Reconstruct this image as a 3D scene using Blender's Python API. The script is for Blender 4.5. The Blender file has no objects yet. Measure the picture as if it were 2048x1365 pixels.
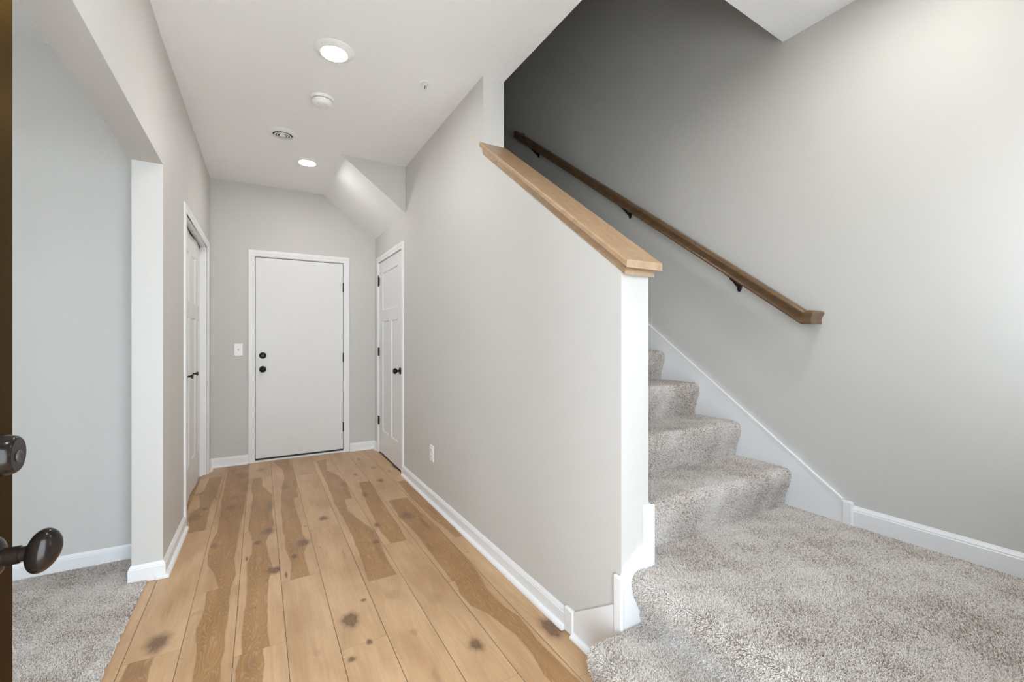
import bpy, bmesh, math, random
import numpy as np
from mathutils import Vector, Matrix
PI = math.pi
C = bpy.context.scene.collection
sc = bpy.context.scene
random.seed(7)
rng = np.random.default_rng(11)

# ---------------------------------------------------------------- camera
CAM_H = 1.216
F_PX, CX, CY = 878.66, 1024.0, 679.08
cd = bpy.data.cameras.new('camera')
cam = bpy.data.objects.new('camera', cd); C.objects.link(cam)
cd.sensor_fit = 'HORIZONTAL'; cd.sensor_width = 36.0
cd.lens = 36.0 * F_PX / 2048.0
cd.shift_x = 0.0
cd.shift_y = (CY - 682.5) / 2048.0
cd.clip_start = 0.02; cd.clip_end = 100
cam.location = (0, 0, CAM_H)
cam.rotation_euler = (math.radians(90), 0, math.radians(-29.90))
sc.camera = cam

# ---------------------------------------------------------------- world, daylight, exposure
w = bpy.data.worlds.new('sky'); sc.world = w; w.use_nodes = True
bg = w.node_tree.nodes['Background']
bg.inputs['Color'].default_value = (0.79, 0.905, 1.0, 1)
bg.inputs['Strength'].default_value = 8.3
LAMP_STRENGTH = 108.0
LAMP_COLOR = (1.0, 0.98, 0.95)
sc.view_settings.view_transform = 'Standard'
sc.view_settings.look = 'None'
sc.view_settings.exposure = 0.68
sc.view_settings.gamma = 1.0
sc.view_settings.use_curve_mapping = False
sc.cycles.use_denoising = True
sc.cycles.max_bounces = 14
sc.cycles.diffuse_bounces = 10
sc.cycles.glossy_bounces = 4
sc.cycles.sample_clamp_indirect = 6.0
sc.cycles.caustics_reflective = False
sc.cycles.caustics_refractive = False

def portal(name, loc, rot, sx, sy):
    l = bpy.data.lights.new(name, 'AREA'); l.shape = 'RECTANGLE'; l.size = sx; l.size_y = sy
    l.cycles.is_portal = True
    o = bpy.data.objects.new(name, l); C.objects.link(o); o.location = loc; o.rotation_euler = rot
    return o
# daylight enters by the open front door, the side room's window and the sidelight window over the landing
portal('door_portal', (0.10, -0.21, 1.02), (math.radians(90), 0, 0), 0.94, 2.04)
portal('window_portal', (-2.1, -0.21, 1.5), (math.radians(90), 0, 0), 1.1, 1.3)
portal('landing_window_portal', (1.95, -0.21, 1.52), (math.radians(90), 0, 0), .5, .9)

# sun added over the unseen porch to bounce extra light up to the ceilings
sl = bpy.data.lights.new('bounce_sun', 'SUN'); sl.energy = 25; sl.angle = math.radians(1); sl.color = (1.0, .98, .95)
so = bpy.data.objects.new('bounce_sun', sl); C.objects.link(so)
so.rotation_euler = Vector((-.55, -.12, -.8)).to_track_quat('-Z', 'Y').to_euler()

# ---------------------------------------------------------------- dimensions
XL, XLO = -0.428, -0.552          # hall face / side-room face of the left wall
XH, XT = 1.121, 1.257             # hall face / stair face of the middle wall
XR = 2.326                        # right wall
YB = 5.018                        # back wall
ZC = 2.742                        # ceiling
YO, ZO = 2.840, 2.112             # opening to the side room
YF = -0.05                        # inner face of the front wall
YFO = -0.20
def skx(y): return XL + 0.0115*(y-2.84)

# ---------------------------------------------------------------- materials
def mat(name, base, rough=0.5, metal=0.0, spec=0.5):
    m = bpy.data.materials.new(name); m.use_nodes = True
    b = m.node_tree.nodes['Principled BSDF']
    b.inputs['Base Color'].default_value = (*base, 1)
    b.inputs['Roughness'].default_value = rough
    b.inputs['Metallic'].default_value = metal
    b.inputs['Specular IOR Level'].default_value = spec
    return m
def nd(m, t): return m.node_tree.nodes.new(t)
def lk(m, a, b): m.node_tree.links.new(a, b)
def bump(m, scale, dist, strength=0.5, detail=3.0, kind='noise', stretch=None):
    b = m.node_tree.nodes['Principled BSDF']
    tc = nd(m, 'ShaderNodeTexCoord'); mp = nd(m, 'ShaderNodeMapping')
    if stretch: mp.inputs['Scale'].default_value = stretch
    n = nd(m, 'ShaderNodeTexNoise'); n.inputs['Scale'].default_value = scale; n.inputs['Detail'].default_value = detail
    bp = nd(m, 'ShaderNodeBump'); bp.inputs['Strength'].default_value = strength; bp.inputs['Distance'].default_value = dist
    lk(m, tc.outputs['Object'], mp.inputs['Vector']); lk(m, mp.outputs[0], n.inputs['Vector'])
    lk(m, n.outputs['Fac'], bp.inputs['Height']); lk(m, bp.outputs[0], b.inputs['Normal'])
def mottle(m, c1, c2, scale=3.0, stretch=None, detail=4.0):
    b = m.node_tree.nodes['Principled BSDF']
    tc = nd(m, 'ShaderNodeTexCoord'); mp = nd(m, 'ShaderNodeMapping')
    if stretch: mp.inputs['Scale'].default_value = stretch
    n = nd(m, 'ShaderNodeTexNoise'); n.inputs['Scale'].default_value = scale; n.inputs['Detail'].default_value = detail
    r = nd(m, 'ShaderNodeValToRGB')
    r.color_ramp.elements[0].position = 0.3; r.color_ramp.elements[0].color = (*c1, 1)
    r.color_ramp.elements[1].position = 0.7; r.color_ramp.elements[1].color = (*c2, 1)
    lk(m, tc.outputs['Object'], mp.inputs['Vector']); lk(m, mp.outputs[0], n.inputs['Vector'])
    lk(m, n.outputs['Fac'], r.inputs['Fac']); lk(m, r.outputs[0], b.inputs['Base Color'])

M_WALL = mat('wall_paint', (.570, .558, .533), .55, spec=.3); mottle(M_WALL, (.566, .554, .529), (.574, .562, .537), 2.0); bump(M_WALL, 260, .0006, .25)
M_CEIL = mat('ceiling_paint', (.86, .86, .86), .8, spec=.2); bump(M_CEIL, 120, .0035, .6, 5)
M_TRIM = mat('white_trim_paint', (.78, .78, .785), .35); mottle(M_TRIM, (.775, .775, .78), (.785, .785, .79), 4)
M_DOORW = mat('white_door_paint', (.73, .73, .725), .4); mottle(M_DOORW, (.725, .725, .72), (.735, .735, .73), 3)
M_PLATE = mat('white_plastic', (.80, .80, .79), .3); mottle(M_PLATE, (.79, .79, .78), (.81, .81, .80), 20)
M_DARK = mat('painted_gap_shade', (.012, .011, .010), .9)  # near black painted in as the shade inside gaps and openings
M_BLACK = mat('black_bronze', (.018, .015, .013), .32, .55); mottle(M_BLACK, (.014, .012, .010), (.028, .022, .018), 60)
M_KNOB = mat('polished_dark_bronze', (.008, .0065, .006), .17, .0, spec=.22); mottle(M_KNOB, (.008, .006, .005), (.014, .010, .008), 40)
M_CYL = mat('grey_key_cylinder', (.04, .036, .033), .35, .2, spec=.3)
M_SWEEP = mat('black_rubber_sweep', (.02, .022, .02), .6)
M_LAMP = bpy.data.materials.new('lamp_glow'); M_LAMP.use_nodes = True
nt = M_LAMP.node_tree; nt.nodes.remove(nt.nodes['Principled BSDF'])
em = nt.nodes.new('ShaderNodeEmission'); em.inputs['Color'].default_value = (*LAMP_COLOR, 1); em.inputs['Strength'].default_value = LAMP_STRENGTH
nt.links.new(em.outputs[0], nt.nodes['Material Output'].inputs['Surface'])

def wood(name, c1, c2, stretch, rough=.38):
    m = mat(name, c1, rough)
    mottle(m, c1, c2, 1.0, stretch, 6); bump(m, 1.0, .0004, .3, 5, stretch=stretch)
    return m
M_CAP = wood('stained_maple', (.34, .215, .118), (.43, .29, .175), (40, 3.0, 40))
M_RAIL = wood('stained_maple_rail', (.115, .064, .031), (.17, .10, .052), (60, 3.0, 60), .28)
M_FDOOR = mat('brown_door_paint', (.110, .083, .060), .40, 1.0)
M_FDOOR.node_tree.nodes['Principled BSDF'].inputs['Specular Tint'].default_value = (.46, .40, .32, 1)

bump(M_FDOOR, 90, .0006, .3, 4)
M_GROUND = mat('porch_concrete', (.52, .52, .52), .9); mottle(M_GROUND, (.49, .49, .49), (.56, .56, .56), 4)
M_SUB = mat('subfloor_brown', (.16, .12, .085), .8)  # dark grey-brown substrate seen through the gaps between boards

# wood planks: attributes on the mesh say where heartwood, knots and plank ids lie
def floor_material():
    m = mat('oak_planks', (.5, .33, .19), .36, spec=.45)
    b = m.node_tree.nodes['Principled BSDF']
    def at(n):
        a = nd(m, 'ShaderNodeAttribute'); a.attribute_name = n; return a
    def math_(op, a, bb=None, clamp=False):
        x = nd(m, 'ShaderNodeMath'); x.operation = op; x.use_clamp = clamp
        for i, s in enumerate((a, bb)):
            if s is None: continue
            if isinstance(s, (int, float)): x.inputs[i].default_value = s
            else: lk(m, s, x.inputs[i])
        return x.outputs[0]
    def noise(vec, scale, detail=3, rough=.5):
        n = nd(m, 'ShaderNodeTexNoise'); n.inputs['Scale'].default_value = scale; n.inputs['Detail'].default_value = detail
        n.inputs['Roughness'].default_value = rough
        lk(m, vec, n.inputs['Vector']); return n.outputs['Fac']
    def mapp(vec, s):
        p = nd(m, 'ShaderNodeMapping'); p.inputs['Scale'].default_value = s; lk(m, vec, p.inputs['Vector']); return p.outputs[0]
    def mix(fac, c1, c2, bt='MIX'):
        x = nd(m, 'ShaderNodeMix'); x.data_type = 'RGBA'; x.blend_type = bt
        for sock, v in ((x.inputs[0], fac), (x.inputs[6], c1), (x.inputs[7], c2)):
            if isinstance(v, (int, float)): sock.default_value = v
            elif isinstance(v, tuple): sock.default_value = (*v, 1)
            else: lk(m, v, sock)
        return x.outputs[2]
    g = at('gr').outputs['Vector']; band = at('band').outputs['Fac']; knot = at('knot').outputs['Fac']; rnd = at('rnd').outputs['Fac']
    fine = noise(mapp(g, (420, 14, 1)), 1, 4, .6)
    fib = noise(mapp(g, (90, 3.0, 1)), 1, 4, .55)
    soft = noise(mapp(g, (9, 2.6, 1)), 1, 3, .5)
    # flat-sawn growth rings as contour lines of a stretched noise field
    ring = noise(mapp(g, (11, 1.7, 1)), 1, 2.5, .55)
    sn = math_('SINE', math_('MULTIPLY', ring, 190))
    line = math_('POWER', math_('MAXIMUM', sn, 0), 3)
    # band edge
    e = math_('ADD', math_('MULTIPLY', band, 520), 0.5, True)
    edge = math_('SUBTRACT', 1, math_('ABSOLUTE', math_('MULTIPLY', band, 170)), True)
    streak = math_('MULTIPLY', math_('SUBTRACT', noise(mapp(g, (26, 2.2, 1)), 1, 3, .6), .58, True), 4.0, True)
    sap = mix(math_('ADD', math_('MULTIPLY', math_('SUBTRACT', soft, .5), 2.2), .5, True), (.42, .245, .118), (.61, .40, .228))
    sap2 = mix(math_('MULTIPLY', rnd, .35), sap, (.42, .27, .15))
    heart = mix(soft, (.235, .115, .038), (.43, .238, .098))
    heart = mix(math_('MULTIPLY', line, .36), heart, (.52, .34, .19))
    sapl = mix(math_('MULTIPLY', line, .09), sap2, (.40, .25, .14))
    col = mix(e, sapl, heart)
    col = mix(math_('MULTIPLY', edge, .30), col, (.22, .12, .055))
    fb = math_('ADD', math_('MULTIPLY', fine, .20), math_('ADD', math_('MULTIPLY', fib, .34), .73))
    col = mix(1.0, col, nd_val(m, fb), 'MULTIPLY')
    col = mix(math_('MULTIPLY', streak, math_('ADD', math_('MULTIPLY', e, .40), .12)), col, (.20, .115, .055))
    # knots: soft smoky halo, dark core
    kn = noise(mapp(g, (70, 34, 1)), 1, 3, .6)
    knot = math_('ADD', knot, math_('MULTIPLY', math_('SUBTRACT', kn, .5), .22))
    halo = math_('MULTIPLY', math_('SUBTRACT', knot, .22, True), math_('ADD', math_('MULTIPLY', fib, 1.2), .25))
    col = mix(math_('MULTIPLY', halo, 1.35, True), col, (.17, .095, .055))
    core = math_('MULTIPLY', math_('SUBTRACT', knot, .78), 14, True)
    kc = mix(noise(mapp(g, (160, 60, 1)), 1, 3), (.06, .028, .012), (.30, .17, .085))
    col = mix(math_('MULTIPLY', core, .88), col, kc)
    lk(m, col, b.inputs['Base Color'])
    bp = nd(m, 'ShaderNodeBump'); bp.inputs['Strength'].default_value = .25; bp.inputs['Distance'].default_value = .0004
    lk(m, fib, bp.inputs['Height']); lk(m, bp.outputs[0], b.inputs['Normal'])
    return m
def nd_val(m, s):
    x = nd(m, 'ShaderNodeCombineColor')
    for i in range(3): lk(m, s, x.inputs[i])
    return x.outputs[0]
M_FLOOR = floor_material()

def carpet_material(name, light, dark, mid):
    m = mat(name, light, .95, spec=.1)
    b = m.node_tree.nodes['Principled BSDF']
    a = nd(m, 'ShaderNodeAttribute'); a.attribute_name = 'tuft'
    r = nd(m, 'ShaderNodeValToRGB'); cr = r.color_ramp; cr.interpolation = 'LINEAR'
    cr.elements[0].position = 0; cr.elements[0].color = (*dark, 1)
    cr.elements[1].position = 1; cr.elements[1].color = (*light, 1)
    e = cr.elements.new(.38); e.color = (*mid, 1)
    lk(m, a.outputs['Fac'], r.inputs['Fac']); lk(m, r.outputs[0], b.inputs['Base Color'])
    return m
M_CARPET = carpet_material('speckled_carpet', (.80, .75, .71), (.33, .26, .21), (.61, .555, .51))

# ---------------------------------------------------------------- object helpers
def obj(name, bm, m, parent=None, smooth=False):
    me = bpy.data.meshes.new(name)
    bmesh.ops.recalc_face_normals(bm, faces=bm.faces)
    bm.to_mesh(me); bm.free()
    for mm in (m if isinstance(m, (list, tuple)) else [m]): me.materials.append(mm)
    if smooth:
        for p in me.polygons: p.use_smooth = True
        if smooth != 'all':
            me.set_sharp_from_angle(angle=math.radians(38))
    o = bpy.data.objects.new(name, me); C.objects.link(o)
    if parent: o.parent = parent; o.matrix_parent_inverse = Matrix.Translation(-parent.location)
    return o
def tag(o, label=None, cat=None, kind=None, group=None):
    if label: o['label'] = label
    if cat: o['category'] = cat
    if kind: o['kind'] = kind
    if group: o['group'] = group
    return o
def empty(name, loc, label, cat, kind=None, group=None):
    o = bpy.data.objects.new(name, None); C.objects.link(o); o.location = loc; o.empty_display_size = .1
    return tag(o, label, cat, kind, group)
def box(bm, x0, x1, y0, y1, z0, z1, bev=0, mi=0):
    vs = [bm.verts.new((x, y, z)) for x in (x0, x1) for y in (y0, y1) for z in (z0, z1)]
    fs = []
    for q in ((0,1,3,2), (4,6,7,5), (0,4,5,1), (2,3,7,6), (0,2,6,4), (1,5,7,3)):
        f = bm.faces.new([vs[i] for i in q]); f.material_index = mi; fs.append(f)
    if bev:
        es = list({e for f in fs for e in f.edges})
        bmesh.ops.bevel(bm, geom=es, offset=bev, segments=2, profile=.5, affect='EDGES')
    return bm
def prism(bm, pts, lift, mi=0):
    """pts: list of 3D points (planar polygon), lift: extrusion vector"""
    lift = Vector(lift); a = [bm.verts.new(p) for p in pts]; b = [bm.verts.new(Vector(p)+lift) for p in pts]
    n = len(pts); fs = [bm.faces.new(a), bm.faces.new(b[::-1])]
    for i in range(n): fs.append(bm.faces.new((a[i], b[i], b[(i+1) % n], a[(i+1) % n])))
    for f in fs: f.material_index = mi
    return bm
def BX(*a, **k): return box(bmesh.new(), *a, **k)
def lathe(bm, prof, center, axis='z', seg=48, sx=1, sy=1, ring=False):
    """prof: (radius, offset along axis)"""
    c = Vector(center)
    def P(r, h, a):
        u, v = r*math.cos(a)*sx, r*math.sin(a)*sy
        return c + {'z': Vector((u, v, h)), 'x': Vector((h, u, v)), 'y': Vector((u, h, v))}[axis]
    rings = []
    for r, h in prof:
        if r < 1e-6: rings.append([bm.verts.new(P(0, h, 0))])
        else: rings.append([bm.verts.new(P(r, h, 2*PI*i/seg)) for i in range(seg)])
    pairs = list(zip(rings, rings[1:])) + ([(rings[-1], rings[0])] if ring else [])
    for A, B in pairs:
        for i in range(seg):
            j = (i+1) % seg
            if len(A) == 1 and len(B) > 1: bm.faces.new((A[0], B[j], B[i]))
            elif len(B) == 1 and len(A) > 1: bm.faces.new((A[i], A[j], B[0]))
            elif len(A) > 1: bm.faces.new((A[i], A[j], B[j], B[i]))
    for R in ([] if ring else (rings[0], rings[-1])):
        if len(R) > 1: bm.faces.new(R)
    return bm
def sweep(bm, path, prof, side=(1, 0, 0), cap=True, plumb=False):
    """prof: closed list of (s, u); swept along path; s along `side`, u along the normal in the vertical plane"""
    side = Vector(side); P = [Vector(p) for p in path]; rings = []
    for i, p in enumerate(P):
        t0 = (P[i]-P[i-1]).normalized() if i > 0 else (P[1]-P[0]).normalized()
        t1 = (P[i+1]-P[i]).normalized() if i < len(P)-1 else t0
        t = (t0+t1).normalized(); k = 1/max(.2, t.dot(t1))
        up = side.cross(t).normalized()
        if up.z < 0: up = -up
        if plumb:   # plumb-cut sections
            k = 1/abs(up.z); up = Vector((0, 0, 1))
        rings.append([bm.verts.new(p + side*s + up*(u*k)) for s, u in prof])
    n = len(prof)
    for A, B in zip(rings, rings[1:]):
        for i in range(n): bm.faces.new((A[i], A[(i+1) % n], B[(i+1) % n], B[i]))
    if cap: bm.faces.new(rings[0][::-1]); bm.faces.new(rings[-1])
    return bm
def tube(bm, path, r, seg=12):
    P = [Vector(p) for p in path]; rings = []; last = None
    for i, p in enumerate(P):
        t = ((P[min(i+1, len(P)-1)]) - P[max(i-1, 0)]).normalized()
        a = Vector((0, 0, 1)) if abs(t.z) < .9 else Vector((1, 0, 0))
        u = t.cross(a).normalized(); v = t.cross(u).normalized()
        rr = r[i] if isinstance(r, (list, tuple)) else r
        rings.append([bm.verts.new(p + u*rr*math.cos(2*PI*k/seg) + v*rr*math.sin(2*PI*k/seg)) for k in range(seg)])
    for A, B in zip(rings, rings[1:]):
        for i in range(seg): bm.faces.new((A[i], A[(i+1) % seg], B[(i+1) % seg], B[i]))
    bm.faces.new(rings[0][::-1]); bm.faces.new(rings[-1])
    return bm
def copy_tree(o, parent=None):
    c = o.copy(); C.objects.link(c); c.parent = parent
    for ch in list(o.children): copy_tree(ch, c)
    return c
def moulding(name, p0, p1, nrm, prof, m, parent=None, kind='structure', label=None, cat=None, m0=0.0, m1=0.0):
    """profile (out, up) run straight from p0 to p1; nrm points into the room; m0/m1 mitre the ends"""
    bm = bmesh.new(); p0, p1, nrm = Vector(p0), Vector(p1), Vector(nrm).normalized(); d = (p1-p0).normalized()
    rings = []
    for p, k in ((p0, m0), (p1, m1)):
        rings.append([bm.verts.new(p + nrm*o + Vector((0, 0, u)) + d*(k*o)) for o, u in prof])
    n = len(prof)
    for i in range(n): bm.faces.new((rings[0][i], rings[0][(i+1) % n], rings[1][(i+1) % n], rings[1][i]))
    bm.faces.new(rings[0][::-1]); bm.faces.new(rings[1])
    o = obj(name, bm, m, parent)
    if not parent: tag(o, label, cat, kind)
    return o
BASE = [(0, 0), (.013, 0), (.013, .066), (.0105, .069), (.0105, .073), (.008, .077), (.005, .082), (.003, .086), (0, .086)]
SHOE = [(.012, 0), (.030, 0), (.0295, .006), (.027, .011), (.022, .0155), (.017, .018), (.012, .019)]
BASE_SHOE = [(0, 0), (.030, 0), (.0295, .006), (.027, .011), (.022, .0155), (.017, .018), (.013, .019), (.013, .066), (.0105, .069), (.0105, .073), (.008, .077), (.005, .082), (.003, .086), (0, .086)]
CAS_W = .059
def casing(name, plane, sgn, a0, a1, z1, z0=0.0, label=None, xoff=None):
    """door casing: three mitred boards around an opening; plane ('x'|'y', coordinate), a0..a1 inner edges, z1 inner top"""
    ax, c0 = plane; w_ = CAS_W
    prof = [(0, 0), (.009, 0), (.011, .004), (.011, .022), (.013, .026), (.014, .045), (.0125, .055), (.009, w_), (0, w_)]
    bm = bmesh.new()
    def P(a, z, o):
        c = (c0 if xoff is None else xoff(a)) + sgn*o
        return (c, a, z) if ax == 'x' else (a, c, z)
    A = []
    for o, u in prof:
        A.append([bm.verts.new(P(a0-u, z0, o)), bm.verts.new(P(a0-u, z1+u, o)), bm.verts.new(P(a1+u, z1+u, o)), bm.verts.new(P(a1+u, z0, o))])
    n = len(prof)
    for i in range(n):
        for k in range(3): bm.faces.new((A[i][k], A[i][k+1], A[(i+1) % n][k+1], A[(i+1) % n][k]))
    bm.faces.new([r[0] for r in A]); bm.faces.new([r[3] for r in A][::-1])
    o = obj(name, bm, M_TRIM)
    return tag(o, label, 'door casing', 'structure')

# ================================================================ THE SETTING
EXT = 0.12
# ---- walls
bm = bmesh.new()                                   # front wall: open doorway and the side room's window
box(bm, -3.6, -2.65, YFO, YF, -.1, ZC); box(bm, -2.65, -1.55, YFO, YF, -.1, .85); box(bm, -2.65, -1.55, YFO, YF, 2.15, ZC)
box(bm, -1.55, -.36, YFO, YF, -.1, ZC); box(bm, -.36, .58, YFO, YF, 2.06, ZC); box(bm, .58, 1.70, YFO, YF, -.1, ZC)
box(bm, 1.70, 2.20, YFO, YF, -.1, 1.06); box(bm, 1.70, 2.20, YFO, YF, 1.98, ZC); box(bm, 2.20, XR+.13, YFO, YF, -.1, ZC)
tag(obj('wall_front', bm, M_WALL), 'warm grey wall around the open front doorway', 'wall', 'structure')
tag(obj('wall_right', BX(XR, XR+.13, YFO, 6.3, -.1, 5.4), M_WALL), 'tall warm grey wall behind the staircase handrail', 'wall', 'structure')
bm = bmesh.new()
box(bm, -1.25, -.055, YB, YB+.13, -.1, ZC); box(bm, -.055, .802, YB, YB+.13, 2.052, ZC); box(bm, .802, XR+.13, YB, YB+.13, -.1, ZC)
box(bm, -.055, .802, YB+.10, YB+.13, -.1, 2.06)
tag(obj('wall_back', bm, M_WALL), 'warm grey wall at the far end of the hall', 'wall', 'structure')
bm = bmesh.new()                                   # left hall wall, a touch out of square, with the closet opening and the header
CO0, CO1, COZ = 3.522, 4.798, 2.058
def lw(y0, y1, z0, z1): prism(bm, [(XLO, y0, z0), (skx(y0), y0, z0), (skx(y1), y1, z0), (XLO, y1, z0)], (0, 0, z1-z0))
lw(YO, CO0, -.1, ZC); lw(CO0, CO1, COZ, ZC); lw(CO1, YB, -.1, ZC)
tag(obj('wall_left', bm, M_WALL), 'warm grey left wall of the hall with the closet', 'wall', 'structure')
tag(obj('trim_1', BX(XLO, XL, YF, YO, ZO, ZC), M_WALL), 'painted header beam over the opening to the carpeted side room', 'header', 'structure')
tag(obj('wall_closet', BX(-1.25, -1.13, 3.28, YB, -.1, ZC), M_WALL), 'back wall inside the hall closet', 'wall', 'structure')
tag(obj('wall_side_room', BX(-3.6, XLO, 3.155, 3.28, -.1, ZC), M_WALL), 'pale grey wall of the carpeted side room', 'wall', 'structure')
tag(obj('wall_side_room_left', BX(-3.6, -3.48, YF, 3.155, -.1, ZC), M_WALL), 'outer wall of the carpeted side room', 'wall', 'structure')
MSL = .7365
def ztop(y): return 1.467 + MSL*(y-1.166)
YJ = 2.283
bm = bmesh.new()
prism(bm, [(XH, 1.166, -.1), (XH, YJ, -.1), (XH, YJ, ztop(YJ)), (XH, 1.166, ztop(1.166))], (XT-XH, 0, 0))
box(bm, XH, XT, YJ, 3.923, -.1, ZC); box(bm, XH, XT, 3.923, 4.860, 2.062, ZC); box(bm, XH, XT, 4.860, YB, -.1, ZC)
tag(obj('wall_middle', bm, M_WALL), 'warm grey half wall between the hall and the stairs, sloping with the steps', 'wall', 'structure')
# ---- ceilings
bm = bmesh.new()
box(bm, -3.6, XT, YFO, YB+.13, ZC, ZC+.3); prism(bm, [(XT, YFO, ZC), (XR, YFO, ZC), (XR, 1.262, ZC), (XT, 1.206, ZC)], (0, 0, .3))
tag(obj('ceiling', bm, M_CEIL), 'white textured ceiling with an opening over the stairs', 'ceiling', 'structure')
XS, ZS, YS = .583, 2.334, 3.840
bm = bmesh.new()
prism(bm, [(XS, YS, ZC), (XH, YS, ZC), (XH, YS, ZS)], (0, YB-YS, 0))
bm.faces.ensure_lookup_table(); bm.normal_update()
for f in bm.faces: f.material_index = 0 if abs(f.normal.y) > .9 else 1
tag(obj('ceiling_soffit', bm, [M_WALL, M_CEIL]), 'sloping white soffit with a grey triangular end above the narrow hall door', 'soffit', 'structure')
bm = bmesh.new()                                   # the dark upper stair shaft
box(bm, XT-.12, XT, 1.086, 6.3, ZC+.3, 5.4); prism(bm, [(XT, 1.086, ZC+.3), (XR, 1.142, ZC+.3), (XR, 1.262, ZC+.3), (XT, 1.206, ZC+.3)], (0, 0, 5.4-ZC-.3)); box(bm, XT, XR, 6.18, 6.3, 2.74, 5.4)
box(bm, XT-.12, XT, YB+.13, 6.3, 2.74, ZC+.3)
tag(obj('wall_upper', bm, M_WALL), 'upper floor walls around the dark stair shaft', 'wall', 'structure')
tag(obj('ceiling_upper', BX(XT-.12, XR+.13, 1.086, 6.3, 5.4, 5.5), M_CEIL), 'ceiling at the top of the stair shaft', 'ceiling', 'structure')
tag(obj('floor_upper', BX(XT, XR, 4.96, 6.18, 2.80, 3.035), M_CARPET), 'upper floor at the head of the stairs', 'floor', 'structure')
tag(obj('floor_subfloor', BX(-3.6, XR, YFO, YB, -.12, -.004), M_SUB), 'subfloor under the boards and carpet', 'floor', 'structure')
tag(obj('ground', BX(-12, 12, -12, YFO-.01, -.3, -.12), M_GROUND), 'concrete porch outside the front door', 'ground', 'structure')

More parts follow.
